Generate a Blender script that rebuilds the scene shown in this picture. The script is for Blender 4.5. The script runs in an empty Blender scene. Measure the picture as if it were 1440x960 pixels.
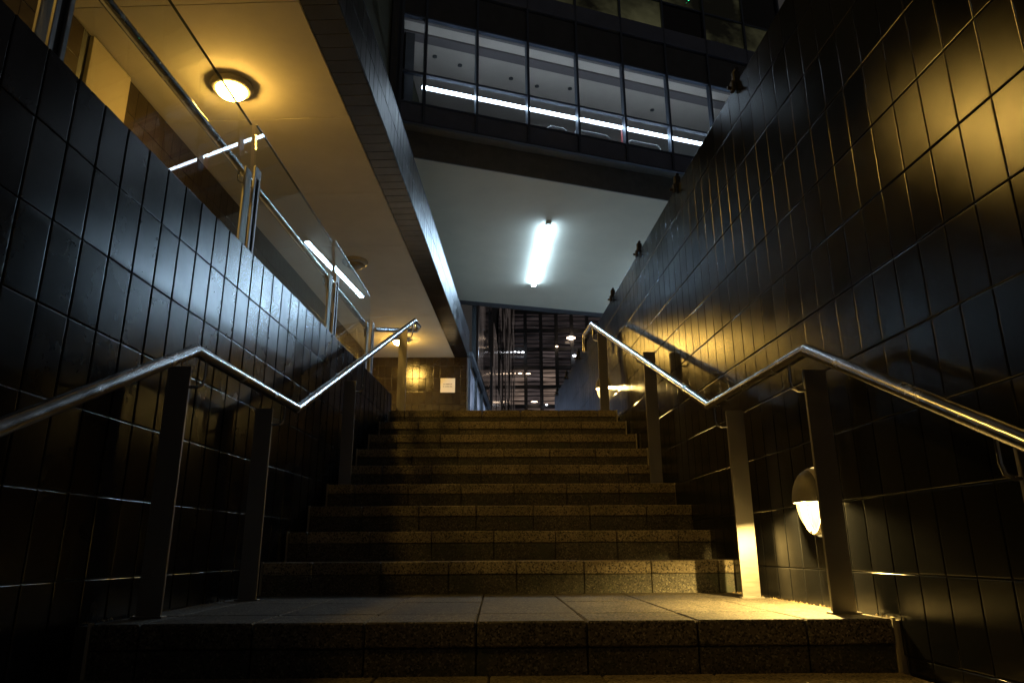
import bpy, bmesh, math, random
from mathutils import Matrix, Vector
random.seed(7)
S = bpy.context.scene
C = S.collection

# ------------------------------------------------------------------ camera
F_PX = 1002.66
PITCH, YAW, ROLL = 0.2835, 0.0230, -0.0056
CAM = Vector((-0.0036, -2.2681, 0.2053))
cy, sy = math.cos(YAW), math.sin(YAW)
cp, sp = math.cos(PITCH), math.sin(PITCH)
cr, sr = math.cos(ROLL), math.sin(ROLL)
f0, r0, u0 = Vector((sy, cy, 0)), Vector((cy, -sy, 0)), Vector((0, 0, 1))
fw = cp*f0 + sp*u0
up = -sp*f0 + cp*u0
rt2 = cr*r0 + sr*up
up2 = -sr*r0 + cr*up
cd = bpy.data.cameras.new('camera')
cam = bpy.data.objects.new('camera', cd)
C.objects.link(cam)
cd.sensor_width = 36.0
cd.lens = 36.0*F_PX/1440.0
cd.clip_start = 0.02
cd.clip_end = 500
cam.matrix_world = Matrix(((rt2.x, up2.x, -fw.x, CAM.x), (rt2.y, up2.y, -fw.y, CAM.y), (rt2.z, up2.z, -fw.z, CAM.z), (0, 0, 0, 1)))
S.camera = cam

# ------------------------------------------------------------------ night sky and exposure
W = bpy.data.worlds.new('World')
S.world = W
W.use_nodes = True
wn = W.node_tree
bg = wn.nodes['Background']
bg.inputs['Color'].default_value = (0.74, 0.68, 0.64, 1)
bg.inputs['Strength'].default_value = 0.03
S.view_settings.view_transform = 'Standard'
S.view_settings.look = 'None'
S.view_settings.exposure = 0.0
S.view_settings.gamma = 1.0
S.cycles.use_denoising = True
S.cycles.max_bounces = 8
S.cycles.diffuse_bounces = 4
S.cycles.glossy_bounces = 4
S.cycles.transparent_max_bounces = 12
S.cycles.sample_clamp_indirect = 4.0
S.cycles.caustics_reflective = True
S.cycles.caustics_refractive = False

# lamp strengths (includes unseen lamps inferred from the light they throw)
E_CEIL, E_WALL, E_STRIP, E_LED = 250.0, 6.0, 130.0, 26.0
P_WALL = 190.0
WARM = (1.0, 0.58, 0.11)
WARM2 = (1.0, 0.67, 0.19)
COOL = (0.50, 0.74, 1.0)

# ------------------------------------------------------------------ materials
def new_mat(name):
    m = bpy.data.materials.new(name)
    m.use_nodes = True
    nt = m.node_tree
    return m, nt, nt.nodes['Principled BSDF']

def nd(nt, t, **kw):
    n = nt.nodes.new(t)
    for k, v in kw.items():
        setattr(n, k, v)
    return n

def ramp(nt, src, stops):
    r = nd(nt, 'ShaderNodeValToRGB')
    while len(r.color_ramp.elements) < len(stops):
        r.color_ramp.elements.new(0.5)
    for e, (p, c) in zip(r.color_ramp.elements, stops):
        e.position = p
        e.color = c if len(c) == 4 else (*c, 1)
    nt.links.new(src, r.inputs[0])
    return r.outputs[0]

def noise(nt, scale, detail=4, rough=0.6, vec=None):
    n = nd(nt, 'ShaderNodeTexNoise')
    n.inputs['Scale'].default_value = scale
    n.inputs['Detail'].default_value = detail
    n.inputs['Roughness'].default_value = rough
    if vec is not None:
        nt.links.new(vec, n.inputs['Vector'])
    return n.outputs[0]

def bump(nt, b, src, strength, dist):
    n = nd(nt, 'ShaderNodeBump')
    n.inputs['Strength'].default_value = strength
    n.inputs['Distance'].default_value = dist
    nt.links.new(src, n.inputs['Height'])
    nt.links.new(n.outputs[0], b.inputs['Normal'])
    return n

def world_pos(nt):
    return nd(nt, 'ShaderNodeNewGeometry').outputs['Position']

def tile_material(name, dark, light, rough, ior=1.6):
    m = bpy.data.materials.new(name)
    m.use_nodes = True
    nt = m.node_tree
    nt.nodes.clear()
    L = nt.links.new
    pos = world_pos(nt)
    oi = nd(nt, 'ShaderNodeObjectInfo').outputs['Random']
    isl = nd(nt, 'ShaderNodeNewGeometry').outputs['Random Per Island']
    add = nd(nt, 'ShaderNodeMath', operation='ADD')
    L(oi, add.inputs[0]); L(isl, add.inputs[1])
    fr = nd(nt, 'ShaderNodeMath', operation='FRACT')
    L(add.outputs[0], fr.inputs[0])
    dif = nd(nt, 'ShaderNodeBsdfDiffuse')
    L(ramp(nt, fr.outputs[0], [(0, dark), (1, light)]), dif.inputs['Color'])
    glo = nd(nt, 'ShaderNodeBsdfAnisotropic', distribution='BECKMANN')
    # smears and dull patches of grime change the gloss a little, each tile differs too
    sm = nd(nt, 'ShaderNodeMath', operation='MULTIPLY_ADD')
    L(noise(nt, 2.6, 5, 0.6, pos), sm.inputs[0]); sm.inputs[1].default_value = 0.10; sm.inputs[2].default_value = rough-0.06
    s2 = nd(nt, 'ShaderNodeMath', operation='MULTIPLY_ADD')
    L(fr.outputs[0], s2.inputs[0]); s2.inputs[1].default_value = 0.03; L(sm.outputs[0], s2.inputs[2])
    L(s2.outputs[0], glo.inputs['Roughness'])
    grime = ramp(nt, noise(nt, 3.1, 6, 0.7, pos), [(0.35, (0.72, 0.72, 0.72)), (0.62, (1, 1, 1))])
    L(grime, glo.inputs['Color'])
    fz = nd(nt, 'ShaderNodeFresnel'); fz.inputs[0].default_value = ior
    mx = nd(nt, 'ShaderNodeMixShader')
    L(fz.outputs[0], mx.inputs[0]); L(dif.outputs[0], mx.inputs[1]); L(glo.outputs[0], mx.inputs[2])
    o = nd(nt, 'ShaderNodeOutputMaterial')
    L(mx.outputs[0], o.inputs[0])
    return m

M = {}
M['tile'] = tile_material('black_glazed_tile', (0.006, 0.0065, 0.008), (0.012, 0.0125, 0.015), 0.235)
M['tile_low'] = tile_material('black_satin_tile', (0.006, 0.0065, 0.008), (0.012, 0.0125, 0.015), 0.268)
M['brown_tile'] = tile_material('brown_black_tile', (0.016, 0.011, 0.007), (0.024, 0.017, 0.011), 0.24)
M['beam_tile'] = tile_material('brushed_black_tile', (0.018, 0.019, 0.022), (0.030, 0.031, 0.034), 0.42)

def granite(name, c1, c2, c3, rough=0.75, stain=None):
    m, nt, b = new_mat(name)
    pos = world_pos(nt)
    v = nd(nt, 'ShaderNodeTexVoronoi')
    v.inputs['Scale'].default_value = 190
    nt.links.new(pos, v.inputs['Vector'])
    sep = nd(nt, 'ShaderNodeSeparateColor')
    nt.links.new(v.outputs['Color'], sep.inputs[0])
    col = ramp(nt, sep.outputs[0], [(0.0, c1), (0.18, c1), (0.32, c2), (0.8, c2), (0.97, c3)])
    big = ramp(nt, noise(nt, 3.5, 5, 0.6, pos), [(0.3, (0.55, 0.56, 0.5)), (0.7, (1, 1, 1))])
    mx = nd(nt, 'ShaderNodeMix', data_type='RGBA', blend_type='MULTIPLY')
    mx.inputs['Factor'].default_value = 1.0
    nt.links.new(col, mx.inputs['A']); nt.links.new(big, mx.inputs['B'])
    out = mx.outputs['Result']
    oi = nd(nt, 'ShaderNodeObjectInfo').outputs['Random']
    vr = ramp(nt, oi, [(0, (0.72, 0.72, 0.72)), (1, (1, 1, 1))])
    m3 = nd(nt, 'ShaderNodeMix', data_type='RGBA', blend_type='MULTIPLY')
    m3.inputs['Factor'].default_value = 1.0
    nt.links.new(out, m3.inputs['A']); nt.links.new(vr, m3.inputs['B'])
    out = m3.outputs['Result']
    if stain:
        st = ramp(nt, noise(nt, 5.0, 6, 0.7, pos), [(0.52, (0, 0, 0)), (0.68, (1, 1, 1))])
        m2 = nd(nt, 'ShaderNodeMix', data_type='RGBA')
        nt.links.new(st, m2.inputs['Factor'])
        nt.links.new(out, m2.inputs['A'])
        m2.inputs['B'].default_value = (*stain, 1)
        out = m2.outputs['Result']
    nt.links.new(out, b.inputs['Base Color'])
    b.inputs['Roughness'].default_value = rough
    bump(nt, b, noise(nt, 190, 4, 0.7, pos), 0.55, 0.003)
    return m
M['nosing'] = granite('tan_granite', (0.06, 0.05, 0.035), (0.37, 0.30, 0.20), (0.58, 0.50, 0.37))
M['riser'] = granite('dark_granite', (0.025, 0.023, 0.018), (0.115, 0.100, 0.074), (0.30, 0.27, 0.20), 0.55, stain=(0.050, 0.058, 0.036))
M['paving'] = granite('grey_granite', (0.020, 0.018, 0.014), (0.14, 0.12, 0.092), (0.36, 0.31, 0.24))

def plain(name, col, rough=0.6, metal=0.0, bs=None, spec=0.5, var=0.0, vs=6.0):
    m, nt, b = new_mat(name)
    b.inputs['Base Color'].default_value = (*col, 1)
    b.inputs['Roughness'].default_value = rough
    b.inputs['Metallic'].default_value = metal
    b.inputs['Specular IOR Level'].default_value = spec
    if var:
        pos = world_pos(nt)
        lo = tuple(c*(1-var) for c in col)
        nt.links.new(ramp(nt, noise(nt, vs, 6, 0.65, pos), [(0.3, lo), (0.7, col)]), b.inputs['Base Color'])
    if bs:
        bump(nt, b, noise(nt, bs[0], 4, 0.6, world_pos(nt)), bs[1], bs[2])
    return m
M['concrete'] = plain('dark_concrete', (0.06, 0.056, 0.05), 0.9, bs=(60, 0.5, 0.004), var=0.4)
M['mortar'] = plain('pale_mortar', (0.42, 0.37, 0.27), 0.9, bs=(120, 0.5, 0.002))
M['grout'] = plain('black_grout', (0.03, 0.03, 0.03), 0.7)
M['ochre'] = plain('ochre_plaster', (0.20, 0.17, 0.12), 0.85, bs=(45, 0.12, 0.002), var=0.15, vs=2.2)
M['plaster'] = plain('painted_plaster', (0.62, 0.57, 0.46), 0.85, bs=(45, 0.12, 0.002), var=0.14, vs=2.2)
M['soffit'] = plain('grey_painted_soffit', (0.66, 0.61, 0.48), 0.8, bs=(40, 0.1, 0.002), var=0.1, vs=1.6)
M['dark_metal'] = plain('dark_painted_metal', (0.085, 0.086, 0.092), 0.45, 0.0, var=0.3)
M['mullion'] = plain('blue_grey_aluminium', (0.10, 0.12, 0.16), 0.4, 0.6)
M['spandrel'] = plain('dark_blue_panel', (0.16, 0.18, 0.25), 0.3, 0.0, var=0.2)
M['fascia'] = plain('brown_grey_fascia', (0.22, 0.215, 0.20), 0.6, var=0.3)
M['black'] = plain('black_rubber', (0.01, 0.01, 0.01), 0.5)
M['bronze'] = plain('tarnished_clamp', (0.10, 0.075, 0.045), 0.35, 0.8, var=0.5, vs=40)
M['lampring'] = plain('grey_cast_metal', (0.34, 0.31, 0.26), 0.5, 0.3, var=0.2, vs=30)
M['hood'] = plain('dull_grey_hood', (0.14, 0.13, 0.11), 0.5, 0.3, var=0.25, vs=30)
M['rim'] = plain('pale_cast_rim', (0.45, 0.42, 0.36), 0.45, 0.2)
M['opal'] = plain('unlit_opal', (0.18, 0.16, 0.12), 0.3)
M['paper'] = plain('cream_notice', (0.75, 0.70, 0.58), 0.6)
M['ink'] = plain('brown_ink', (0.08, 0.06, 0.05), 0.7)
M['red'] = plain('red_enamel', (0.55, 0.05, 0.04), 0.35)
M['olive'] = plain('olive_render', (0.09, 0.09, 0.055), 0.8, var=0.3)
M['interior'] = plain('interior_paint', (0.62, 0.54, 0.47), 0.8, var=0.12, vs=3)
M['interior_floor'] = plain('interior_floor', (0.16, 0.14, 0.14), 0.6)
M['whitepipe'] = plain('white_tube', (0.7, 0.72, 0.75), 0.3)
M['litter'] = plain('dry_litter', (0.28, 0.20, 0.10), 0.9, var=0.5, vs=60)
M['plaza'] = plain('plaza_stone', (0.34, 0.33, 0.32), 0.6, bs=(30, 0.3, 0.004), var=0.3)

def steel(name, col, rough, stretch):
    m, nt, b = new_mat(name)
    b.inputs['Base Color'].default_value = (*col, 1)
    b.inputs['Metallic'].default_value = 1.0
    pos = world_pos(nt)
    mp = nd(nt, 'ShaderNodeMapping')
    mp.inputs['Scale'].default_value = stretch
    nt.links.new(pos, mp.inputs['Vector'])
    nt.links.new(ramp(nt, noise(nt, 8, 4, 0.6, mp.outputs[0]), [(0.3, (rough-0.05,)*3), (0.7, (rough+0.1,)*3)]), b.inputs['Roughness'])
    return m
M['steel'] = steel('polished_steel', (0.60, 0.60, 0.61), 0.20, (2, 2, 2))
M['post_steel'] = steel('dull_brushed_steel', (0.33, 0.31, 0.285), 0.42, (3, 3, 40))
M['brushed'] = steel('brushed_steel', (0.30, 0.28, 0.265), 0.48, (3, 3, 40))

def emit(name, col, strength):
    m = bpy.data.materials.new(name)
    m.use_nodes = True
    nt = m.node_tree
    nt.nodes.clear()
    e = nt.nodes.new('ShaderNodeEmission')
    e.inputs[0].default_value = (*col, 1)
    e.inputs[1].default_value = strength
    o = nt.nodes.new('ShaderNodeOutputMaterial')
    nt.links.new(e.outputs[0], o.inputs[0])
    return m
M['e_ceil'] = emit('lit_opal_warm', WARM, E_CEIL)
M['e_ceil0'] = emit('lit_opal_warm_low', WARM, E_CEIL*1.15)
M['e_ceil2'] = emit('lit_opal_warm_far', WARM, E_CEIL*1.3)
def glow_glass(name, col, strength, clear):
    m = emit(name, col, strength)
    nt = m.node_tree
    e = [n for n in nt.nodes if n.type == 'EMISSION'][0]
    o = [n for n in nt.nodes if n.type == 'OUTPUT_MATERIAL'][0]
    t = nt.nodes.new('ShaderNodeBsdfTransparent')
    mx = nt.nodes.new('ShaderNodeMixShader')
    mx.inputs[0].default_value = 1-clear
    nt.links.new(t.outputs[0], mx.inputs[1]); nt.links.new(e.outputs[0], mx.inputs[2])
    nt.links.new(mx.outputs[0], o.inputs[0])
    return m
M['e_wall'] = glow_glass('lit_wall_lens', WARM2, E_WALL, 0.6)
M['e_strip'] = emit('lit_fluorescent_tube', COOL, E_STRIP)
M['e_strip2'] = emit('lit_fluorescent_tube_boosted', COOL, E_STRIP*2.0)  # unseen strips, strength raised to bring out the sheen on the left wall
M['e_led'] = emit('lit_led_tube', (0.74, 0.86, 1.0), E_LED)
M['e_green'] = emit('green_indicator', (0.05, 1.0, 0.35), 3.0)
M['e_farwarm'] = emit('far_lamp_warm', (1.0, 0.72, 0.5), 5.0)
M['e_farwhite'] = emit('far_spot_white', (0.9, 0.93, 1.0), 5.0)

def glass(name, tint, base_refl, rough=0.0, wav=None):
    m = bpy.data.materials.new(name)
    m.use_nodes = True
    nt = m.node_tree
    nt.nodes.clear()
    o = nt.nodes.new('ShaderNodeOutputMaterial')
    t = nt.nodes.new('ShaderNodeBsdfTransparent')
    t.inputs[0].default_value = (*tint, 1)
    g = nt.nodes.new('ShaderNodeBsdfGlossy')
    g.inputs['Roughness'].default_value = rough
    fr = nt.nodes.new('ShaderNodeFresnel')
    fr.inputs[0].default_value = base_refl
    mx = nt.nodes.new('ShaderNodeMixShader')
    # only the face turned outwards mirrors; the inner face lets the light go on
    ge = nt.nodes.new('ShaderNodeNewGeometry')
    iv = nt.nodes.new('ShaderNodeMath'); iv.operation = 'SUBTRACT'; iv.inputs[0].default_value = 1.0
    nt.links.new(ge.outputs['Backfacing'], iv.inputs[1])
    ml = nt.nodes.new('ShaderNodeMath'); ml.operation = 'MULTIPLY'
    nt.links.new(fr.outputs[0], ml.inputs[0]); nt.links.new(iv.outputs[0], ml.inputs[1])
    nt.links.new(ml.outputs[0], mx.inputs[0])
    nt.links.new(t.outputs[0], mx.inputs[1])
    nt.links.new(g.outputs[0], mx.inputs[2])
    nt.links.new(mx.outputs[0], o.inputs[0])
    if wav:
        bn = nt.nodes.new('ShaderNodeBump')
        bn.inputs['Strength'].default_value = wav[1]
        bn.inputs['Distance'].default_value = wav[2]
        nt.links.new(noise(nt, wav[0], 2, 0.5, world_pos(nt)), bn.inputs['Height'])
        nt.links.new(bn.outputs[0], g.inputs['Normal'])
    return m
M['glass'] = glass('clear_glass', (0.93, 0.95, 0.94), 1.42)
M['window'] = glass('window_glass', (0.80, 0.84, 0.86), 1.35)
M['glass_edge'] = plain('green_glass_edge', (0.07, 0.085, 0.075), 0.2)
M['darkglass'] = plain('dark_facade_glass', (0.010, 0.009, 0.010), 0.06, bs=(1.3, 0.35, 0.05))

def glow_pane(name, col, strength, sc):
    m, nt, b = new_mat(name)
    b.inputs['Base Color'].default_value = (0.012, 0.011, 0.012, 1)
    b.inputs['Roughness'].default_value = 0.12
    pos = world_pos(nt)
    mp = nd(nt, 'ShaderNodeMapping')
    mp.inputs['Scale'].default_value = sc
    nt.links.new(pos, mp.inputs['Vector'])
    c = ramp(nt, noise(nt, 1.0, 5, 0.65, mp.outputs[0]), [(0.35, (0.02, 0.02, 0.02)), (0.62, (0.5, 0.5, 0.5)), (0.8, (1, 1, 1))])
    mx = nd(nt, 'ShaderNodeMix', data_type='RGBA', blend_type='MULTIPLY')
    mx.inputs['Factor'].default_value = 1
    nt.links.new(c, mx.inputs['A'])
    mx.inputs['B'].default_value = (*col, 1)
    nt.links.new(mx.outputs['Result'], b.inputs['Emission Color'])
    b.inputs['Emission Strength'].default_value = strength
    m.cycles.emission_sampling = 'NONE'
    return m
M['pane_a'] = glow_pane('dim_glow_and_sheen_warm', (1.0, 0.70, 0.55), 0.45, (0.6, 0.6, 11))  # far panes: warm reflected sheen and dim interior light put into emission
M['pane_b'] = glow_pane('dim_glow_and_sheen_grey', (0.9, 0.68, 0.66), 0.20, (0.6, 0.6, 11))
M['pane_c'] = glow_pane('faint_glow_and_sheen', (0.8, 0.62, 0.62), 0.07, (0.6, 0.6, 11))
M['pane_olive'] = glow_pane('dim_olive_window', (0.75, 0.72, 0.35), 0.12, (0.5, 0.5, 0.7))
M['pane_side'] = glow_pane('streaky_painted_reflection', (1.0, 0.8, 0.72), 0.09, (2.5, 2.5, 0.7))  # reflections in the side facade painted as emissive streaks
M['pane_shop'] = glow_pane('blue_lit_frosted_window', (0.5, 0.66, 1.0), 0.8, (1.5, 1.5, 1.5))

# ------------------------------------------------------------------ mesh helpers
class MB:
    def __init__(self):
        self.v, self.f = [], []
    def add(self, vs, fs):
        o = len(self.v)
        self.v += [tuple(p) for p in vs]
        self.f += [tuple(i+o for i in f) for f in fs]
        return self
    def box(self, x0, x1, y0, y1, z0, z1):
        return self.add([(x0,y0,z0),(x1,y0,z0),(x1,y1,z0),(x0,y1,z0),(x0,y0,z1),(x1,y0,z1),(x1,y1,z1),(x0,y1,z1)],
            [(0,3,2,1),(4,5,6,7),(0,1,5,4),(1,2,6,5),(2,3,7,6),(3,0,4,7)])
    def hexa(self, p):   # eight points: bottom four, top four
        return self.add(p, [(0,3,2,1),(4,5,6,7),(0,1,5,4),(1,2,6,5),(2,3,7,6),(3,0,4,7)])
    def tile(self, w, h, t=0.0055, ch=0.003, org=(0,0,0), ru=0, rv=0):
        # a chamfered tile lying in the local y-z plane, facing +x
        a, b = w/2, h/2
        P = []
        for n, ins in ((0, 0), (t-0.0013, 0), (t-0.0007, 0.0006), (t-0.0002, 0.0018), (t, 0.0036)):
            for (u, v) in ((-a+ins, -b+ins), (a-ins, -b+ins), (a-ins, b-ins), (-a+ins, b-ins)):
                P.append((org[0]+n+u*ru+v*rv, org[1]+u, org[2]+v))
        fs = [(16,17,18,19)]
        for k in (0, 4, 8, 12):
            for i in range(4):
                j = (i+1) % 4
                fs.append((k+i, k+j, k+4+j, k+4+i))
        return self.add(P, fs)
    def cbox(self, x0, x1, y0, y1, z0, z1, ch=0.004):
        bm = bmesh.new()
        vs = [bm.verts.new(p) for p in ((x0,y0,z0),(x1,y0,z0),(x1,y1,z0),(x0,y1,z0),(x0,y0,z1),(x1,y0,z1),(x1,y1,z1),(x0,y1,z1))]
        for f in [(0,3,2,1),(4,5,6,7),(0,1,5,4),(1,2,6,5),(2,3,7,6),(3,0,4,7)]:
            bm.faces.new([vs[i] for i in f])
        bmesh.ops.bevel(bm, geom=list(bm.edges), offset=ch, segments=1, affect='EDGES')
        bm.verts.index_update()
        self.add([v.co[:] for v in bm.verts], [[v.index for v in f.verts] for f in bm.faces])
        bm.free()
        return self
    def sweep(self, pts, r, n=14, cap=True):
        pts = [Vector(p) for p in pts]
        k = len(pts)
        rings = []
        ref = None
        for i in range(k):
            d1 = (pts[i]-pts[i-1]).normalized() if i else (pts[1]-pts[0]).normalized()
            d2 = (pts[i+1]-pts[i]).normalized() if i < k-1 else d1
            t = (d1+d2).normalized()
            if ref is None:
                ref = Vector((0, 0, 1)) if abs(t.z) < 0.9 else Vector((1, 0, 0))
            # carry a frame along the first direction, then project on the mitre plane
            s = d1.cross(ref).normalized()
            w = s.cross(d1).normalized()
            ring = []
            for j in range(n):
                a = 2*math.pi*j/n
                p = pts[i] + (s*math.cos(a)+w*math.sin(a))*r
                den = d1.dot(t)
                p = p + d1*((pts[i]-p).dot(t)/den)
                ring.append(p)
            rings.append(ring)
            if abs(d2.dot(w)) < 0.999:
                ref = w if abs(d2.dot(w)) < 0.9 else s
            else:
                ref = s
            # keep the vertex order steady: rotate the next frame on to this one
        vs, fs = [], []
        for i, ring in enumerate(rings):
            vs += [p[:] for p in ring]
        for i in range(k-1):
            A, B = rings[i], rings[i+1]
            best = min(range(n), key=lambda q: (B[q]-A[0]-(pts[i+1]-pts[i])).length)
            nxt = (B[(best+1) % n]-A[1]-(pts[i+1]-pts[i])).length
            prv = (B[(best-1) % n]-A[1]-(pts[i+1]-pts[i])).length
            sg = 1 if nxt <= prv else -1
            for j in range(n):
                a, b = i*n+j, i*n+(j+1) % n
                c, d = (i+1)*n+(best+sg*(j+1)) % n, (i+1)*n+(best+sg*j) % n
                fs.append((a, b, c, d))
        if cap:
            fs.append(tuple(range(n)))
            fs.append(tuple((k-1)*n+j for j in range(n)))
        return self.add(vs, fs)
    def lathe(self, prof, n=32, sx=1.0, sy=1.0):
        vs, fs = [], []
        for (r, z) in prof:
            for j in range(n):
                a = 2*math.pi*j/n
                vs.append((r*sx*math.cos(a), r*sy*math.sin(a), z))
        for i in range(len(prof)-1):
            for j in range(n):
                fs.append((i*n+j, i*n+(j+1) % n, (i+1)*n+(j+1) % n, (i+1)*n+j))
        fs.append(tuple(range(n)))
        fs.append(tuple((len(prof)-1)*n+j for j in range(n)))
        return self.add(vs, fs)
    def mesh(self, name, mat, smooth=False):
        me = bpy.data.meshes.new(name)
        me.from_pydata(self.v, [], self.f)
        bm = bmesh.new(); bm.from_mesh(me)
        bmesh.ops.recalc_face_normals(bm, faces=bm.faces)
        bm.to_mesh(me); bm.free()
        me.materials.append(M[mat])
        if smooth:
            me.polygons.foreach_set('use_smooth', [True]*len(me.polygons))
            me.set_sharp_from_angle(angle=math.radians(38))
        return me
    def build(self, name, mat, parent=None, smooth=False):
        return link(name, self.mesh(name, mat, smooth), parent)

def link(name, me, parent=None, loc=None, rot=None):
    o = bpy.data.objects.new(name, me)
    C.objects.link(o)
    if parent is not None:
        o.parent = parent
    if loc is not None:
        o.location = loc
    if rot is not None:
        o.rotation_euler = rot
    return o

def empty(name, loc=(0, 0, 0), rz=0.0, parent=None):
    o = link(name, None, parent, loc, (0, 0, rz))
    o.empty_display_size = 0.1
    return o

def tag(o, label=None, cat=None, group=None, kind=None):
    if label: o['label'] = label
    if cat: o['category'] = cat
    if group: o['group'] = group
    if kind: o['kind'] = kind
    return o

# ================================================================== LARGE STRUCTURE
RIS, TRD, YL = 0.15, 0.2989, 1.3755
def step_y(k): return YL+(k-1)*TRD
def x_left(y): return -1.1338+0.0916*(y-YL)
def x_right(y): return 1.1780-0.0615*(y-YL)

# right wall:  x = 1.22 - 0.04 y      left wall:  x = -1.245 + 0.065 y
RA, RS = 1.22, -0.04
LA, LS = -1.245, 0.065
R_TH, L_TH = -math.atan(RS), -math.atan(LS)

# ---- staircase ---------------------------------------------------
stairs = tag(empty('staircase'), 'wide granite staircase rising between two black tiled walls', None, kind='structure')
slab_cache = {}
def slab(name, x0, x1, y0, y1, z0, z1, mat, parent, ch=0.004):
    w, d, h = round(x1-x0, 3), round(y1-y0, 3), round(z1-z0, 3)
    key = (name, w, d, h, mat)
    if key not in slab_cache:
        slab_cache[key] = MB().cbox(-w/2, w/2, -d/2, d/2, -h/2, h/2, ch).mesh(name, mat)
    j = 0.0012
    return link(name, slab_cache[key], parent, ((x0+x1)/2, (y0+y1)/2+random.uniform(-j, j), (z0+z1)/2+random.uniform(-j, j)*0.6))

def cuts(x0, x1, w, off):
    xs = [x0]
    x = x0+off
    while x < x1-0.06:
        if x > x0+0.06:
            xs.append(x)
        x += w
    xs.append(x1)
    return xs

NOSE = 0.060
GAP = 0.0022
def make_step(k, y, xl, xr, ztop, depth, off, name='step'):
    s = MB().box(xl+0.004, xr-0.004, y+0.03, y+depth, ztop-RIS-0.12, ztop-0.045).build(name, 'concrete', stairs)
    xs = cuts(xl, xr, 0.33, off)
    for a, b in zip(xs[:-1], xs[1:]):
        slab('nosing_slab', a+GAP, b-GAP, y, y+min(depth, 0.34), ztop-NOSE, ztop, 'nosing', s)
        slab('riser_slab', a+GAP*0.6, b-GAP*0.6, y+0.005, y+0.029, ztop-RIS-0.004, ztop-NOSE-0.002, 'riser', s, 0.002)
    for x, sg in ((xl, -1), (xr, 1)):
        a, b = sorted((x, x+sg*0.009))
        MB().box(a, b, y+0.003, y+0.02, ztop-RIS, ztop+0.004).build('end_trim', 'mortar', s)
    return s
offs = [0.24, 0.10, 0.30, 0.17, 0.26, 0.06, 0.21, 0.31, 0.13]
for k in range(1, 10):
    y = step_y(k)
    make_step(k, y, x_left(y), x_right(y), k*RIS, 0.36, offs[k-1])
# landing
XFL, XFR = -1.193, 1.190
landing = MB().hexa([(-1.19,0.03,-0.4),(1.185,0.03,-0.4),(1.17,YL+0.05,-0.4),(-1.15,YL+0.05,-0.4),
                     (-1.19,0.03,-0.045),(1.185,0.03,-0.045),(1.17,YL+0.05,-0.045),(-1.15,YL+0.05,-0.045)]).build('landing', 'concrete', stairs)
LX0 = [-1.193, -1.052, -0.722, -0.392, -0.062, 0.268, 0.598, 0.928, 1.190]
for i, (a, b) in enumerate(zip(LX0[:-1], LX0[1:])):
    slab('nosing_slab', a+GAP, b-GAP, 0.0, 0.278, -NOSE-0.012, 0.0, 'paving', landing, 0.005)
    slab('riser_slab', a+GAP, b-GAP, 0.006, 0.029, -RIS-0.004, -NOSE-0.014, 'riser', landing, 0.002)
    slab('paving_slab', a+GAP, b-GAP, 0.282, 0.826, -0.05, -0.0005, 'paving', landing, 0.003)
    slab('paving_slab', a+GAP, b-GAP, 0.829, YL+0.008, -0.05, 0.0, 'paving', landing, 0.003)
for x in (XFL, XFR):
    sg = 1 if x > 0 else -1
    a, b = sorted((x, x+sg*0.010))
    MB().box(a, b, 0.003, 0.02, -RIS, 0.003).build('end_trim', 'mortar', landing)
# lower flight
for k in range(1, 6):
    y = -k*TRD
    make_step(k, y, XFL-0.01-0.01*k, XFR+0.01*k, -k*RIS, 0.36, 0.14+0.06*k)
# mortar-filled channel between the step ends and the walls
for sg, xf, (A, B) in ((-1, x_left, (LA, LS)), (1, x_right, (RA, RS))):
    def xw(y): return A+B*y
    p = []
    y0, y1 = YL-0.02, 4.2
    for z_off in (-0.30, 0.0):
        for (yy, xx) in ((y0, xf(y0)), (y0, xw(y0)), (y1, xw(y1)), (y1, xf(y1))):
            p.append((xx, yy, (yy-YL)*RIS/TRD-0.02+z_off))
    MB().hexa(p).build('channel_fill', 'concrete', stairs)
    q = []
    for z in (-0.4, -0.004):
        for (yy, inner) in ((0.01, sg*1.19), (YL+0.02, sg*1.165)):
            q.append((yy, inner, z))
    MB().hexa([(sg*1.19,0.01,-0.4),(xw(0.01),0.01,-0.4),(xw(YL),YL,-0.4),(sg*1.14,YL,-0.4),
               (sg*1.19,0.01,-0.006),(xw(0.01),0.01,-0.006),(xw(YL),YL,-0.006),(sg*1.14,YL,-0.006)]).build('channel_fill', 'mortar' if sg > 0 else 'concrete', stairs)
    MB().hexa([(sg*1.2,-1.8,-1.3),(xw(-1.8),-1.8,-1.3),(xw(0),0,-1.3),(sg*1.2,0,-1.3),
               (sg*1.2,-1.8,-1.0),(xw(-1.8),-1.8,-1.0),(xw(0),0,-0.15),(sg*1.2,0,-0.15)]).build('channel_fill', 'concrete', stairs)
tag(MB().box(-8, 8, -30, -1.15, -1.1, -0.9).build('lower_pavement', 'plaza'), kind='structure')
tag(MB().box(-3.2, 14, step_y(9)+0.33, 60, 1.0, 1.345).build('upper_pavement', 'plaza'), kind='structure')
tag(MB().box(-3.2, -1.40, -4, step_y(9)+0.33, 1.0, 1.345).build('terrace_floor', 'plaza'), kind='structure')

# ---- tiled walls -------------------------------------------------
def stair_level(y):
    if y < 0: return math.ceil(y/TRD-1e-6)*RIS-RIS
    if y < YL: return 0.0
    return min(9, math.floor((y-YL)/TRD)+1)*RIS

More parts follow.
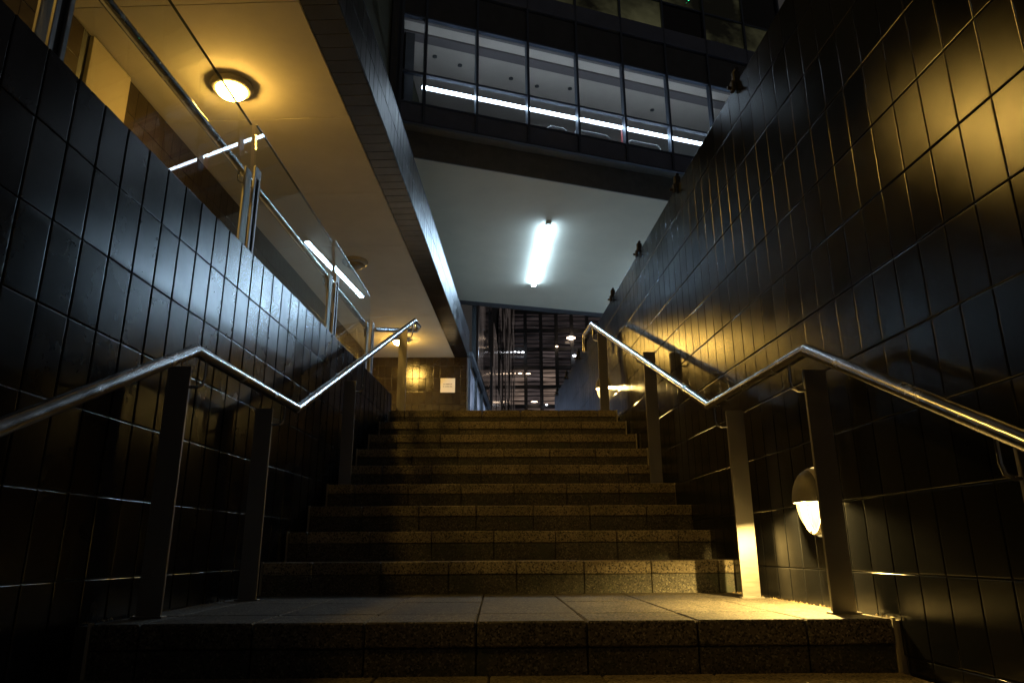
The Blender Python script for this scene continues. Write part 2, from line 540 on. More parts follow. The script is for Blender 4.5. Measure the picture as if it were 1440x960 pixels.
def tiled_wall(name, label, A, B, th, face, y0, y1, zrows, ypitch, yref, thick, core_z0, ztop, near, mat='tile', level=stair_level, skew=0.0):
    w = tag(empty(name, (A, 0, 0), th), label, 'wall')
    sg = face            # +1: tiles face +x (left wall), -1: tiles face -x (right wall)
    MB().box(*sorted((0, -sg*thick)), y0, y1, core_z0, ztop-0.001).build('wall_core', 'grout', w)
    g = 0.0032
    cells = []
    ks, ke = math.floor((y0-yref)/ypitch), math.ceil((y1-yref)/ypitch)
    for k in range(ks, ke):
        a, b = max(y0, yref+k*ypitch), min(y1, yref+(k+1)*ypitch)
        if b-a < 0.02: continue
        for z0, z1 in zip(zrows[:-1], zrows[1:]):
            if z1 < level((a+b)/2)-0.02: continue
            cells.append(((a+b)/2, (z0+z1)/2, b-a-g, z1-z0-g))
    cells.sort(key=lambda c: -1.0/((c[0]-CAM.y)**2+1.2) if near(c[0], c[1]) else 1.0)
    rest = MB()
    cache = {}
    for i, (u, z, a, b) in enumerate(cells):
        j1, j2 = random.gauss(0, 0.0011), skew+random.gauss(0, 0.0011)
        if i < 300 and near(u, z):
            key = (round(a, 3), round(b, 3))
            if key not in cache:
                cache[key] = MB().tile(key[0], key[1]).mesh('tile', mat)
            link('tile', cache[key], w, (0, u, z), (0, j1, (0 if sg > 0 else math.pi)+j2))
        else:
            rest.tile(a, b, org=(0, sg*u, z), ru=-j2, rv=j1)
    if rest.v:
        o = rest.build('tile_field', mat, w)
        o['kind'] = 'stuff'
        if sg < 0:
            o.rotation_euler = (0, 0, math.pi)
    return w

rz = [-0.105+0.2335*i for i in range(-4, 11)] + [2.415]
tiled_wall('tiled_wall', 'tall black glazed tile wall climbing along the right side of the stairs', RA, RS, R_TH, -1, -3.6, 8.36,
           rz, 0.1228, -0.739, 0.22, -1.3, 2.415, lambda y, z: -0.95 < y < 3.4 and z > -0.35)
lz = [0.125+0.2465*i for i in range(-4, 6)] + [1.582]
tiled_wall('tiled_wall', 'low black glazed tile wall left of the stairs carrying the glass balustrade', LA, LS, L_TH, 1, -3.6, 4.22,
           lz, 0.1345, -0.526, 0.16, -1.3, 1.582, lambda y, z: -0.75 < y < 4.3 and z > -0.35, skew=0.02, mat='tile_low')

# ---- canopy over the terrace --------------------------------------
H = 3.54
CS = 0.057
C_TH = -math.atan(CS)
BX = -0.849-CS*4.14          # outer face of the edge beam
canopy = tag(empty('canopy', (BX, 0, 0), C_TH), 'amber lit flat canopy roof with black tiled edge beam over the terrace', 'canopy')
yj = [-4.0, -2.3, -1.02, 0.22, 1.48, 2.74, 4.0, 5.26, 6.52, 7.78, 9.04, 10.3]
for a, b in zip(yj[:-1], yj[1:]):
    MB().cbox(-1.86, -0.256, a+0.002, b-0.002, H, H+0.03, 0.002).build('ceiling_panel', 'plaster', canopy)
MB().box(-1.9, -0.1, -4.0, 10.3, H+0.032, 4.0).build('roof_slab', 'grout', canopy)
beam = MB().box(-0.252, -0.010, -4.0, 10.3, H+0.004, 4.018).build('edge_beam', 'grout', canopy)
bt_face, bt_rest = {}, MB()
ny = 0
y = -4.0
while y < 10.28:
    yc = y+0.0673
    for (zc, hh) in ((H+0.122, 0.24), (H+0.367, 0.24)):
        if 1.0 < yc < 6.2:
            if 'f' not in bt_face: bt_face['f'] = MB().tile(0.130, hh).mesh('tile', 'beam_tile')
            link('tile', bt_face['f'], beam, (-0.006, yc, zc), (0, random.gauss(0, 0.004), random.gauss(0, 0.012)))
        else:
            bt_rest.tile(0.130, hh, org=(-0.006, yc, zc), ru=random.gauss(0, 0.012))
    if 1.0 < yc < 6.2:
        if 'b' not in bt_face: bt_face['b'] = MB().tile(0.130, 0.238).mesh('tile', 'tile')
        link('tile', bt_face['b'], beam, (-0.129, yc, H+0.004), (0, math.pi/2, 0))
    y += 0.1345
br = bt_rest.build('tile_field', 'beam_tile', beam); br['kind'] = 'stuff'
bb = MB()
y = -4.0
while y < 10.28:
    yc = y+0.0673
    if not 1.0 < yc < 6.2:
        bb.box(-0.250, -0.008, yc-0.065, yc+0.065, H-0.004, H+0.003)
    y += 0.1345
b2 = bb.build('underside_tile_field', 'tile', beam); b2['kind'] = 'stuff'
MB().box(-0.26, 0.002, -4.0, 10.3, 4.02, 4.035).build('capping', 'mullion', beam)

# back wall of the terrace (faces the stairs) and long rear wall
bw = tag(empty('tiled_wall', (0, 10.2, 0)), 'brown tiled end wall under the canopy with a paper notice', 'wall')
MB().box(-2.9, -0.53, 0.0, 0.2, 1.345, H-0.006).build('wall_core', 'grout', bw)
tm = {}
bx = -2.85
zr = [H-0.16-0.2335*i for i in range(0, 10)]
while bx < -0.56:
    for (z0, z1) in [(H-0.158, H-0.01)]+[(z-0.231, z-0.003) for z in zr]:
        if z1 < 2.35: continue
        key = round(z1-z0, 3)
        wdt = min(0.1185, -0.53-bx-0.003)
        if key not in tm:
            tm[key] = MB().tile(0.1185, key).mesh('tile', 'brown_tile')
        if wdt > 0.11:
            link('tile', tm[key], bw, (bx+0.06, 0, (z0+z1)/2), (random.gauss(0, 0.002), 0, -math.pi/2+random.gauss(0, 0.003)))
    bx += 0.1225
MB().box(-0.53, -0.50, -0.03, 0.22, 1.345, H-0.006).build('corner_trim', 'mullion', bw)

RW = -2.83
rw = tag(empty('terrace_wall', (RW, 0, 0), -math.atan(0.055)), 'dark tiled rear terrace wall with an amber plaster panel behind the glass', 'wall')
MB().box(-0.2, 0, -4, 10.1, 1.345, H-0.006).build('wall_core', 'grout', rw)
tl = MB(); tmesh = {}
y = -3.9
while y < 10.0:
    if not 1.80 < y+0.067 < 2.28:
        for i in range(0, 9):
            z = H-0.13-0.2465*i
            if z < 1.5: continue
            if 0.9 < y < 4.0 and z > 2.7:
                if 't' not in tmesh: tmesh['t'] = MB().tile(0.130, 0.242).mesh('tile', 'brown_tile')
                link('tile', tmesh['t'], rw, (0, y+0.067, z), (0, random.gauss(0, 0.002), random.gauss(0, 0.002)))
            else:
                tl.tile(0.130, 0.242, org=(0, y+0.067, z), ru=random.gauss(0, 0.002))
    y += 0.1345
o = tl.build('tile_field', 'brown_tile', rw); o['kind'] = 'stuff'
MB().cbox(0, 0.03, 1.815, 2.27, 1.345, H-0.012, 0.004).build('plaster_panel', 'ochre', rw)

# upper storey standing on the canopy
us = tag(empty('upper_storey', (-1.60, 0, 0), C_TH), 'dark olive rendered upper storey above the canopy, left of the glazed bridge', 'building')
MB().box(-3.0, -0.06, -4, 10.3, 4.04, 9.0).build('wall', 'olive', us)
MB().box(-0.06, -0.03, -4, 10.3, 4.9, 4.96).build('string_course', 'dark_metal', us)

# ---- glazed bridge across ------------------------------------------
HB = 4.2
BM = 0.32424
B_TH = math.atan(BM)
kx = math.cos(B_TH)
# local frame: x runs along the bridge to the right, y away from the camera
BR = (-1.0526, 5.8027, -0.0411)   # foot of the bridge frame; its module is 1.2
def bridge_frame(o, z=0.0):
    o.location = (BR[0], BR[1], BR[2]+z*1.2)
    o.rotation_euler = (0, 0, B_TH)
    o.scale = (1.2, 1.2, 1.2)
    return o
bridge = tag(bridge_frame(empty('bridge_building')), 'glazed office bridge crossing above the stairs with lit lower windows', 'building')
def loc(p):                     # world -> bridge local
    d = Vector(p)-Vector((-0.8777, 4.4576, 0))
    return Vector((d.x*kx+d.y*math.sin(B_TH), -d.x*math.sin(B_TH)+d.y*kx, d.z))
X0, X1 = -0.30, 6.5
PL = -0.25*kx                   # curtain wall plane
far0, far1 = loc((-0.572, 8.981, 0)), loc((1.843, 9.64, 0))
def fary(x): return far0.y+(far1.y-far0.y)*(x-far0.x)/(far1.x-far0.x)
bx0, bx1 = X0-0.5, X1
MB().hexa([(bx0,0.02,HB),(bx1,0.02,HB),(bx1,fary(bx1),HB),(bx0,fary(bx0),HB),
           (bx0,0.02,HB+0.05),(bx1,0.02,HB+0.05),(bx1,fary(bx1),HB+0.05),(bx0,fary(bx0),HB+0.05)]).build('soffit', 'soffit', bridge)
MB().box(bx0, bx1, 0.0, 0.018, HB-0.004, 4.50).build('fascia', 'fascia', bridge)
MB().box(bx0, bx1, PL+0.03, 0.0, 4.505, 4.53).build('drip_soffit', 'fascia', bridge)
MB().box(bx0, bx1, PL-0.015, PL+0.028, 4.445, 4.462).build('drip_edge', 'mullion', bridge)
MB().hexa([(bx0,fary(bx0)-0.002,HB-0.004),(bx1,fary(bx1)-0.002,HB-0.004),(bx1,fary(bx1)+0.2,HB-0.004),(bx0,fary(bx0)+0.2,HB-0.004),
           (bx0,fary(bx0)+0.002,9.0),(bx1,fary(bx1)+0.002,9.0),(bx1,fary(bx1)+0.2,9.0),(bx0,fary(bx0)+0.2,9.0)]).build('rear_wall', 'dark_metal', bridge)
# curtain wall mullions (world x measured on the plane)
mull_w = [-1.026, -0.765, -0.217, 0.350, 0.930, 1.500, 2.075, 2.66, 3.25, 3.83]
mull = [loc((mx, 4.4576-0.25+BM*(mx+0.8777), 0)).x for mx in mull_w]
Z = dict(sill=4.692, tr=5.062, head=5.775, sp=6.19, band=6.44, tr2=6.86, head2=7.9, top=8.4)
xl, xr = mull[0], mull[-1]
for a, b in zip(mull[:-1], mull[1:]):
    MB().cbox(a+0.004, b-0.004, PL, PL+0.03, 4.463, Z['sill']-0.012, 0.002).build('spandrel_panel', 'spandrel', bridge)
    MB().cbox(a+0.004, b-0.004, PL, PL+0.03, Z['head']+0.012, Z['sp'], 0.002).build('spandrel_panel', 'dark_metal', bridge)
    MB().cbox(a+0.004, b-0.004, PL-0.02, PL+0.03, Z['sp']+0.03, Z['band'], 0.002).build('spandrel_panel', 'spandrel', bridge)
    MB().cbox(a+0.004, b-0.004, PL, PL+0.03, Z['head2']+0.01, Z['top'], 0.002).build('spandrel_panel', 'dark_metal', bridge)
    for z0, z1 in ((Z['sill'], Z['tr']-0.012), (Z['tr']+0.012, Z['head'])):
        MB().box(a+0.012, b-0.012, PL+0.012, PL+0.018, z0, z1).build('window_pane', 'window', bridge)
    for z0, z1 in ((Z['band'], Z['tr2']-0.012), (Z['tr2']+0.012, Z['head2'])):
        MB().box(a+0.012, b-0.012, PL+0.012, PL+0.018, z0+0.01, z1).build('window_pane', random.choice(['pane_olive', 'pane_olive', 'darkglass']), bridge)
for i, mx in enumerate(mull):
    wd = 0.03 if i == 0 else 0.013
    MB().box(mx-wd, mx+wd, PL-0.02, PL+0.05, 4.463, Z['top']).build('mullion', 'mullion', bridge)
for zz in (Z['sill']-0.006, Z['tr'], Z['head']+0.006, Z['band'], Z['tr2'], Z['head2']):
    MB().box(xl, xr, PL-0.008, PL+0.045, zz-0.011, zz+0.011).build('transom', 'mullion', bridge)
MB().box(xl, xr, PL+0.032, PL+0.06, Z['sp']+0.002, Z['sp']+0.028).build('cover_strip', 'interior_floor', bridge)
# interior seen through the lower windows
MB().box(xl-0.3, xr, PL+0.06, 3.4, 5.90, 5.95).build('ceiling', 'interior', bridge)
MB().box(xl-0.3, xr, 0.15, 0.29, 5.875, 5.899).build('dark_ceiling_strip', 'interior_floor', bridge)  # flat dark strip just under the ceiling
MB().box(xl-0.3, xr, -0.05, -0.01, 5.885, 5.899).build('thin_dark_ceiling_strip', 'interior_floor', bridge)  # narrower dark strip, likewise just under the ceiling
MB().box(xl-0.3, xr, PL+0.06, 3.4, 4.56, 4.60).build('floor', 'interior_floor', bridge)
MB().box(xl-0.3, xr, 3.4, 3.5, 4.56, 5.95).build('back_partition', 'interior', bridge)
MB().box(xl-0.3, xr, PL+0.06, 3.4, 6.3, 6.35).build('upper_floor', 'grout', bridge)
MB().box(mull[1]-0.15, mull[1]-0.05, PL+0.40, PL+0.75, 4.60, 5.90).build('column', 'dark_metal', bridge)
MB().box(xl-0.1, xl, PL-0.02, 3.5, 4.463, Z['top']).build('end_pier', 'dark_metal', bridge)
for (wi, fr_, sy_) in ((1, 0.45, 0.50), (2, 0.02, 0.56), (3, 0.15, 0.60), (3, 0.75, 0.64), (4, 0.45, 0.55), (6, 0.5, 0.62), (5, 0.9, 0.9)):
    sx = mull[wi]+fr_*(mull[wi+1]-mull[wi])
    o = MB().lathe([(0.028, 0), (0.028, -0.012), (0.012, -0.02)], 14).build('sprinkler_head', 'dark_metal', bridge)
    o.location = (sx, sy_, 5.90)

# ---- far buildings ---------------------------------------------------
FY = 36.0
fb = tag(empty('office_building', (0, FY, 0)), 'far dark office facade with mullions and dim lit floors and painted warm sheen beyond the bridge', 'building')
MB().box(0.4, 16, 0.2, 4.0, 1.345, 22).build('wall', 'grout', fb)
lou = MB()
xs = [0.75+0.87*i for i in range(0, 16)]
zs = [5.5+1.08*i for i in range(0, 10)]
for i, x in enumerate(xs):
    MB().box(x-0.09, x+0.09, -0.12, 0.2, 1.345, 17).build('mullion', 'dark_metal', fb)
    for j, z in enumerate(zs):
        if i == len(xs)-1: continue
        p = 'pane_c'
        rr = random.random()
        if z < 9.6:
            p = 'pane_a' if rr < 0.42 else ('pane_b' if rr < 0.85 else 'pane_c')
        elif rr < 0.25: p = 'pane_b'
        MB().box(x+0.09, x+0.78, 0.10, 0.14, z+0.12, z+1.0).build('window_pane', p, fb)
        for q in range(3):
            lou.box(x+0.09, x+0.78, -0.05, 0.06, z+0.30+0.26*q, z+0.33+0.26*q)
o = lou.build('louvre_blades', 'mullion', fb); o['kind'] = 'stuff'
for z in zs:
    MB().box(0.6, 14, -0.06, 0.18, z-0.06, z+0.11).build('floor_band', 'dark_metal', fb)

sf = tag(empty('glass_facade', (-1.06, 0, 0), C_TH), 'rippled dark glass facade running away above the blue shop windows', 'building')
MB().box(-0.10, -0.02, 11.62, 36, 3.70, 16).build('wall', 'grout', sf)
y = 11.65
while y < 35.5:
    for z in (3.75, 5.0, 6.25, 7.5, 8.75, 10.0, 11.25):
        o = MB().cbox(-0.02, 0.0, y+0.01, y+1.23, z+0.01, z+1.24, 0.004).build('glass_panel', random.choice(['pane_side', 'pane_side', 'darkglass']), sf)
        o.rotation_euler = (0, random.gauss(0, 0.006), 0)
    y += 1.24
MB().box(-0.03, 0.03, 10.42, 36, 3.62, 3.70).build('sill_rail', 'dark_metal', sf)
sh = tag(empty('shop_front', (-1.06, 0, 0), C_TH), 'blue lit frosted shop windows under the dark glass facade', 'shopfront')
MB().box(-0.6, -0.10, 10.45, 36, 1.345, 3.60).build('wall', 'grout', sh)
y = 10.5
while y < 34:
    MB().box(-0.095, -0.07, y+0.05, y+1.5, 1.5, 3.55).build('window_pane', 'pane_shop', sh)
    MB().box(-0.09, -0.02, y-0.02, y+0.04, 1.345, 3.6).build('mullion', 'dark_metal', sh)
    y += 1.55

# ================================================================== OBJECTS
# ---- glass balustrade ------------------------------------------------
GB_A = LA-0.055
bal = tag(empty('glass_balustrade', (GB_A, 0, 0), L_TH), 'frameless glass balustrade on steel stanchions along the top of the left wall', 'balustrade')
TILT = -0.055
st_y = [-1.90, -0.46, 0.985, 2.43, 3.52]
for a, b in zip(st_y[:-1], st_y[1:]):
    o = MB().box(-0.005, 0.005, -(b-a)/2+0.002, (b-a)/2-0.002 + (0.05 if b > 3 else 0), -0.36, 0.36).build('glass_panel', 'glass', bal)
    o.location = (0.0, (a+b)/2, 1.955)
    o.rotation_euler = (0, TILT, 0.018)
    hl = (b-a)/2
    MB().box(-0.0055, 0.0055, -hl+0.002, hl-0.002 + (0.05 if b > 3 else 0), 0.3602, 0.3635).build('polished_edge', 'glass_edge', o)
for y in st_y:
    s = MB().cbox(-0.030, -0.018, y-0.036, y+0.036, 1.585, 2.06, 0.002).build('stanchion', 'brushed', bal)
    MB().cbox(0.018, 0.030, y-0.036, y-0.016, 1.585, 2.06, 0.002).build('clamp_plate', 'brushed', s)
    MB().cbox(0.018, 0.030, y+0.016, y+0.036, 1.585, 2.06, 0.002).build('clamp_plate', 'brushed', s)
    MB().cbox(0.018, 0.030, y-0.016, y+0.016, 2.00, 2.06, 0.002).build('clamp_plate', 'brushed', s)
    MB().box(0.014, 0.020, y-0.016, y+0.016, 1.585, 1.998).build('rubber_insert', 'black', s)
    MB().cbox(-0.05, 0.05, y-0.05, y+0.05, 1.5845, 1.592, 0.002).build('base_plate', 'brushed', s)

tr = tag(empty('terrace_handrail', (LA-0.125, 0, 0), L_TH), 'tubular steel handrail on the terrace behind the glass panels', 'handrail')
MB().sweep([(0, -4, 2.07), (0, 3.60, 2.07), (0, 3.66, 2.055), (0, 3.69, 2.01), (0, 3.69, 1.98)], 0.021, 16).build('rail', 'steel', tr, True)
for y in st_y[1:]:
    if y < 3.5:
        MB().sweep([(0.045, y, 1.98), (0.02, y, 1.98), (0, y, 2.0), (0, y, 2.052)], 0.006, 8).build('rail_bracket', 'steel', tr, True)

# ---- stair handrails -------------------------------------------------
def handrail(label, pts, posts, sgn):
    h = tag(empty('stair_handrail', (0, 0, 0)), label, 'handrail')
    MB().sweep(pts, 0.0212, 20).build('rail', 'steel', h, True)
    for (px, py, zb, zt, rx, rzz) in posts:
        p = MB().cbox(px-0.04, px+0.04, py-0.006, py+0.006, zb, zt, 0.0015).build('post', 'post_steel', h)
        e = px-sgn*0.04
        MB().sweep([(e+sgn*0.004, py, zt-0.075), (rx+sgn*0.022, py, zt-0.075), (rx+sgn*0.006, py, zt-0.066), (rx, py, zt-0.045), (rx, py, rzz-0.018)], 0.006, 8).build('rail_hook', 'steel', p, True)
        if zt-zb > 0.5:
            MB().cbox(px-0.05, px+0.05, py-0.02, py+0.02, zb-0.001, zb+0.006, 0.001).build('foot_plate', 'brushed', p)
    return h
def rx_(y): return 1.045-0.045*y
def rl_(y): return -1.045+0.06*y
def zr_(y): return 0.846 if 0.03 <= y <= 1.01 else (0.846+0.4545*(y-1.01) if y > 1 else 0.846+0.505*(y-0.03))
def zl_(y): return 0.868 if 0.12 <= y <= 1.18 else (0.868+0.4695*(y-1.18) if y > 1 else 0.868+0.49*(y-0.12))
R_pts = [(rx_(y), y, zr_(y)) for y in (-1.9, 0.03, 1.01, 3.93)]
R_pts += [(rx_(4.28), 4.28, 2.19), (rx_(4.33), 4.33, 2.17), (rx_(4.345), 4.345, 2.12), (rx_(4.345), 4.345, 2.03)]
handrail('tubular steel handrail with flat posts bolted beside the tall right wall', R_pts,
         [(1.124, 0.17, 0.0, 0.812, rx_(0.17), 0.846), (1.092, 0.95, 0.0, 0.812, rx_(0.95), 0.846),
          (1.026, 2.35, 0.60, 1.478, rx_(2.35), zr_(2.35)), (0.953, 3.90, 1.35, 2.09, rx_(3.9), zr_(3.9)),
          (1.155, -0.75, -0.45, 0.42, rx_(-0.75), zr_(-0.75))], 1)
L_pts = [(rl_(y), y, zl_(y)) for y in (-1.9, 0.12, 1.18, 4.27)]
L_pts += [(-0.772, 4.52, 2.335), (-0.80, 4.56, 2.31), (-0.86, 4.50, 2.29), (-1.06, 3.64, 2.035)]
handrail('tubular steel handrail with flat posts beside the low left wall', L_pts,
         [(-1.123, 0.21, 0.0, 0.834, rl_(0.21), 0.868), (-1.078, 1.02, 0.0, 0.838, rl_(1.02), 0.868),
          (-0.985, 2.44, 0.60, 1.30, rl_(2.44), zl_(2.44)), (-0.878, 4.18, 1.35, 2.20, rl_(4.18), zl_(4.18)),
          (-1.165, -0.75, -0.45, 0.42, rl_(-0.75), zl_(-0.75))], -1)

# ---- ceiling lamps -----------------------------------------------------
def ceiling_lamp(p, label, lens):
    t = tag(empty('ceiling_lamp', p), label, 'lamp', 'round lamps under the canopy')
    MB().lathe([(0.150, 0.0), (0.156, -0.012), (0.150, -0.032), (0.132, -0.046), (0.112, -0.048), (0.108, -0.036)], 40).build('lamp_ring', 'lampring', t, True)
    MB().lathe([(0.107, -0.030), (0.107, -0.050), (0.098, -0.072), (0.078, -0.089), (0.045, -0.100), (0.012, -0.103)], 40).build('lamp_lens', lens, t, True)
    return t
ceiling_lamp((-1.975, 2.35, H), 'lit round canopy lamp above the second glass panel, brightest in the picture', 'e_ceil')
ceiling_lamp((-2.17, -1.00, H), 'lit round canopy lamp above the lower flight, before the first glass panel', 'e_ceil0')
ceiling_lamp((-1.70, 5.73, H), 'unlit round canopy lamp between the two glowing ones', 'opal')
ceiling_lamp((-1.59, 9.05, H), 'lit round canopy lamp farthest away, close to the brown end wall', 'e_ceil2')

# ---- wall lamps with eyelid hoods ---------------------------------------
def wall_lamp(y, z, label, power=1.0):
    t = tag(empty('wall_lamp', (RA+RS*y-0.008, y, z), R_TH), label, 'lamp', 'eyelid lamps on the right wall')
    A_, B_, D_ = 0.082, 0.116, 0.068        # half width (y), half height (z), depth (-x)
    # base rim
    n = 40
    m = MB(); vs, fs = [], []
    for (s_, d) in ((1.05, 0.0), (1.05, 0.018), (1.02, 0.024), (0.96, 0.024), (0.96, 0.012)):
        for j in range(n):
            a = 2*math.pi*j/n
            vs.append((-d, A_*s_*math.cos(a), B_*s_*math.sin(a)))
    for i in range(4):
        for j in range(n):
            fs.append((i*n+j, i*n+(j+1) % n, (i+1)*n+(j+1) % n, (i+1)*n+j))
    m.add(vs, fs).build('rim', 'rim', t, True)
    # lens: half ellipsoid bulging from the wall
    vs, fs = [], []
    K = 9
    for i in range(K):
        th = (math.pi/2)*i/(K-1)
        for j in range(n):
            a = 2*math.pi*j/n
            c = math.cos(th) if i < K-1 else 0.02
            vs.append((-0.012-D_*0.80*math.sin(th), A_*0.95*c*math.cos(a), B_*0.94*c*math.sin(a)))
    for i in range(K-1):
        for j in range(n):
            fs.append((i*n+j, i*n+(j+1) % n, (i+1)*n+(j+1) % n, (i+1)*n+j))
    fs.append(tuple((K-1)*n+j for j in range(n)))
    MB().add(vs, fs).build('lens', 'e_wall', t, True)
    # hood: upper half shell, thick
    vs, fs = [], []
    KH, NH = 10, 22
    for s_ in (1.0, 0.93):
        for i in range(KH):
            th = (math.pi/2)*i/(KH-1)
            for j in range(NH):
                a = math.pi*j/(NH-1)
                c = math.cos(th)
                vs.append((-0.018-D_*0.92*s_*math.sin(th), A_*1.04*s_*c*math.cos(a), B_*1.04*s_*c*math.sin(a)-0.004))
    L = KH*NH
    for s_ in (0, L):
        for i in range(KH-1):
            for j in range(NH-1):
                fs.append((s_+i*NH+j, s_+i*NH+j+1, s_+(i+1)*NH+j+1, s_+(i+1)*NH+j))
    for i in range(KH-1):
        for j in (0, NH-1):
            fs.append((i*NH+j, (i+1)*NH+j, L+(i+1)*NH+j, L+i*NH+j))
    MB().add(vs, fs).build('hood', 'hood', t, True)
    ld = bpy.data.lights.new('bulb', 'POINT')
    ld.energy = P_WALL*power; ld.color = WARM2; ld.shadow_soft_size = 0.008
    link('bulb', ld, t, (-0.048, 0, 0.012))
    o = MB().lathe([(0.006, 0), (0.006, -0.005), (0.003, -0.007)], 10).build('screw', 'steel', t, True)
    o.rotation_euler = (0, math.pi/2, 0); o.location = (-0.028, 0, -B_*0.95)
    return t
wall_lamp(0.44, 0.372, 'glowing eyelid wall lamp low on the right wall beside the landing post')
wall_lamp(4.44, 1.69, 'small distant glowing eyelid wall lamp at the top of the stairs', 0.5)

# ---- lamps of the bridge --------------------------------------------------
def strip_light(x, y, label, lens='e_strip'):
    sl = tag(empty('strip_light', (x, y, 4.9989), 0.037), label, 'strip light', 'strip lights on the bridge soffit')
    sl.scale = (1.2, 1.2, 1.2)
    MB().cbox(-0.030, 0.030, -1.15, 1.15, -0.034, -0.0005, 0.003).build('housing', 'soffit', sl)
    for i in range(3):
        a = -1.10+0.735*i
        MB().cbox(-0.031, 0.031, a+0.024, a+0.711, -0.050, -0.0345, 0.006).build('tube_lens', lens, sl)
        if i:
            MB().cbox(-0.031, 0.031, a-0.012, a+0.012, -0.050, -0.0345, 0.002).build('lens_joint', 'soffit', sl)
    for yy in (-1.13, 1.13):
        MB().cbox(-0.038, 0.038, yy-0.018, yy+0.018, -0.040, -0.0345, 0.002).build('end_cap', 'soffit', sl)
strip_light(0.7447, 8.9856, 'three cool white tubes in one line on the grey soffit above the stairs')
strip_light(3.15, 10.30, 'cool white strip light on the bridge soffit just beyond the tall right wall', 'e_strip2')
strip_light(5.60, 11.05, 'cool white strip light at the far right end of the bridge soffit', 'e_strip2')

for i in range(1, 8):
    a, b = mull[i], mull[i+1]
    w0 = bridge.matrix_basis @ Vector((0, 0, 0))
    t = tag(bridge_frame(empty('led_tube')), None, 'tube light', 'white tubes in the bridge windows')
    nth = ['first', 'second', 'third', 'fourth', 'fifth', 'sixth', 'seventh'][i-1]
    t['label'] = 'white tube light in the %s lit bridge window counted from the left' % nth
    yy = -0.06
    MB().sweep([(a+0.01, yy, 5.03), (b-0.01, yy, 5.03)], 0.018, 10).build('tube', 'e_led', t, True)
    MB().box(a+0.005, b-0.005, yy+0.020, yy+0.036, 5.015, 5.045).build('batten', 'whitepipe', t)

# things standing behind the bridge windows
for n, (a, b, lab) in enumerate(((mull[4]+0.03, mull[4]+0.46, 'pale tube rail behind the fourth lit bridge window'),
                                 (mull[5]+0.12, mull[5]+0.54, 'pale tube rail right of the red post behind the bridge glass'),
                                 (mull[3]+0.30, mull[3]+0.52, 'short pale tube rail behind the third lit bridge window'))):
    t = tag(bridge_frame(empty('tube_rail'), 4.60), lab, 'rail')
    zt = 0.26 if n < 2 else 0.24
    MB().sweep([(a, -0.08, 0), (a, -0.08, zt-0.03), (a+0.03, -0.08, zt), (b-0.03, -0.08, zt), (b, -0.08, zt-0.03), (b, -0.08, 0)], 0.011, 10).build('rail', 'whitepipe', t, True)
    MB().box(a-0.02, b+0.02, -0.095, -0.065, 0.001, 0.008).build('base_bar', 'whitepipe', t)
t = tag(bridge_frame(empty('red_post'), 4.60), 'small red upright post behind the fifth lit bridge window', 'post')
q = MB().lathe([(0.026, 0), (0.026, 0.34), (0.022, 0.365), (0.006, 0.375)], 16).build('body', 'red', t, True)
q.location = (mull[5]+0.045, -0.09, 0.001)
q = MB().lathe([(0.012, 0.376), (0.012, 0.388), (0.005, 0.395)], 12).build('cap', 'dark_metal', t, True)
q.location = (mull[5]+0.045, -0.09, 0.001)
g = tag(bridge_frame(empty('indicator_light')), 'tiny green indicator light behind the upper bridge windows', 'indicator')
gp = loc((2.60, 5.08, 6.93))
q = MB().lathe([(0.008, 0), (0.011, 0.008), (0.008, 0.016), (0.002, 0.018)], 12).build('lamp', 'e_green', g, True)
q.location = (mull[7]-0.20, PL-0.012, 6.97)
q = MB().lathe([(0.016, -0.004), (0.016, 0.0), (0.010, 0.002)], 12).build('base', 'black', g, True)
q.location = (mull[7]-0.20, PL-0.012, 6.97)

# ---- clamps on top of the right wall -----------------------------------------
ordn = ['first', 'second', 'third', 'fourth', 'fifth', 'sixth', 'seventh', 'eighth']
proto = None
for i in range(8):
    y = 0.756+1.04*i
    t = tag(empty('wall_clamp', (RA+RS*y-0.008, y, 2.415), R_TH), 'dark metal clamp on the right wall top edge, %s from the near end' % ordn[i], 'clamp', 'clamps along the right wall top')
    if proto is None:
        ms = [('body', MB().cbox(-0.010, 0.03, -0.016, 0.016, 0.0, 0.075, 0.006).mesh('body', 'black')),
              ('jaw', MB().cbox(-0.022, -0.002, -0.018, 0.018, -0.040, 0.016, 0.004).mesh('jaw', 'black')),
              ('top_bar', MB().sweep([(0.01, -0.02, 0.080), (0.01, 0.02, 0.080)], 0.010, 12).mesh('top_bar', 'black', True)),
              ('screw', MB().sweep([(-0.04, 0, -0.02), (-0.018, 0, -0.02)], 0.009, 10).mesh('screw', 'bronze', True))]
        proto = ms
    for n, me in proto:
        link(n, me, t)

# ---- notice on the end wall ---------------------------------------------------
nt_ = tag(empty('notice', (-0.868, 10.2-0.012, 3.018)), 'small square cream notice on the brown tiled end wall', 'sign')
MB().cbox(-0.13, 0.13, -0.008, 0.0, -0.13, 0.13, 0.001).build('board', 'paper', nt_)
for row, words in ((0.022, (0.028, 0.075, 0.030)), (-0.022, (0.022, 0.085, 0.034))):
    x = -sum(words)/2-0.012
    for w_ in words:
        n = max(2, int(w_/0.013))
        for q in range(n):
            hh = random.uniform(0.010, 0.018)
            MB().box(x+q*w_/n, x+q*w_/n+w_/n*0.7, -0.0095, -0.0082, row-0.007, row-0.007+hh).build('letter_mark', 'ink', nt_)
        x += w_+0.012

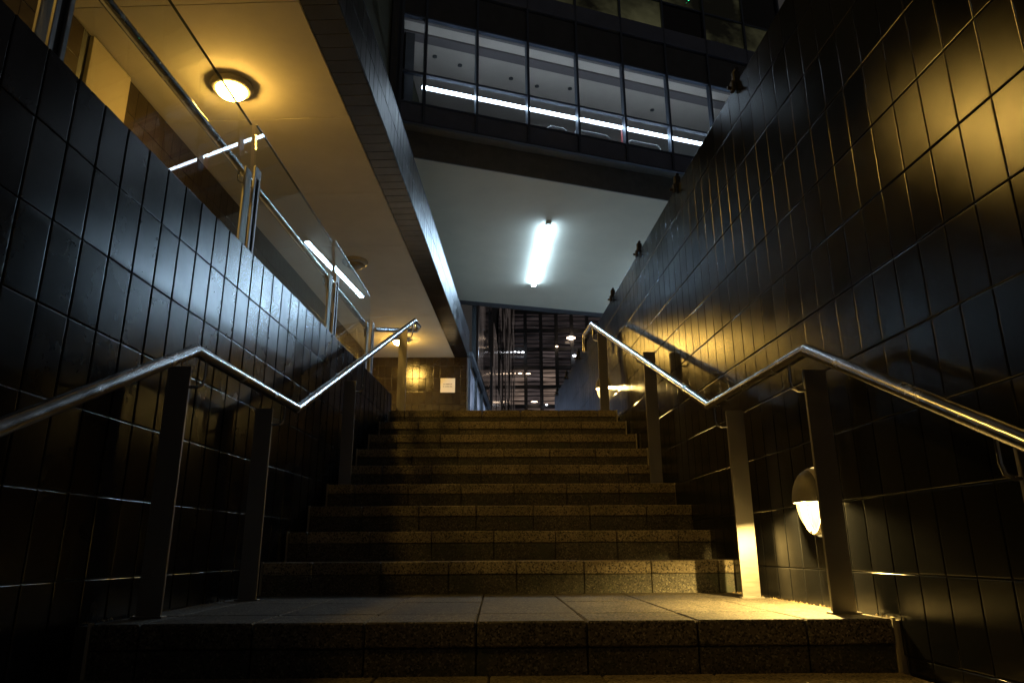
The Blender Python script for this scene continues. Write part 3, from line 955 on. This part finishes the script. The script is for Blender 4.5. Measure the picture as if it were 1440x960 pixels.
# ---- far lamps, and glowing spots built for facade reflections -----------------------------------------------------------------
def far_light_spot(x, z, r, sx, mat, label):
    t = tag(empty('far_light_spot', (x, FY-0.35, z)), label, 'lamp', 'lamps at the far building')
    o = MB().lathe([(r*0.4, -r*0.5), (r, -r*0.15), (r, r*0.15), (r*0.4, r*0.5)], 16, sx, 1).build('lens', mat, t, True)
    MB().box(-0.03, 0.03, 0.05, 0.25, -0.03, 0.03).build('bracket', 'dark_metal', t)
for a in ((4.15, 11.46, 0.19, 1.3, 'e_farwarm', 'brightest oval warm lamp on the far office facade'),
          (4.31, 10.44, 0.11, 1, 'e_farwhite', 'round white lamp close to the right wall edge, on the far facade'),
          (3.35, 10.97, 0.08, 1, 'e_farwarm', 'small warm lamp left of the brightest one on the far facade'),
          (1.46, 10.64, 0.08, 1.2, 'e_farwhite', 'rightmost of the three white glows built for reflections at the far facade corner'),  # this and the next two are glowing stand-ins for reflections in glass
          (1.24, 10.64, 0.07, 1, 'e_farwhite', 'middle one of the three white glows built for reflections at the far facade corner'),
          (1.04, 10.66, 0.06, 1, 'e_farwhite', 'leftmost of the three white glows built for reflections at the far facade corner'),
          (1.30, 9.44, 0.07, 1.6, 'e_farwarm', 'small warm lamp below the three white corner glows'),
          (1.75, 9.42, 0.06, 2.2, 'e_farwarm', 'thin warm lamp right of the one below the corner glows'),
          (2.06, 7.86, 0.07, 2.6, 'e_farwarm', 'long low warm lamp just above the top step'),
          (2.72, 7.70, 0.08, 0.8, 'e_farwhite', 'low white lamp just above the top step')):
    far_light_spot(*a)

# ---- litter in the corners of the landing -----------------------------------------
lit = MB()
for sg in (-1, 1):
    for i in range(70):
        y = random.uniform(0.01, YL-0.02)
        xw = (LA+LS*y) if sg < 0 else (RA+RS*y)
        x = xw-sg*(0.012+abs(random.gauss(0, 0.012)))
        r = random.uniform(0.002, 0.006)
        a = random.uniform(0, 3)
        p = [(x+r*math.cos(a+q*2.1)*random.uniform(0.6, 1.5), y+r*math.sin(a+q*2.1)*random.uniform(0.6, 1.8), 0.0005) for q in range(3)]
        lit.add(p+[(x, y, random.uniform(0.003, 0.009))], [(0, 1, 2), (0, 1, 3), (1, 2, 3), (2, 0, 3)])
tag(lit.build('leaf_litter', 'litter'), 'fine dry litter lying where the landing meets the walls', 'litter', kind='stuff')
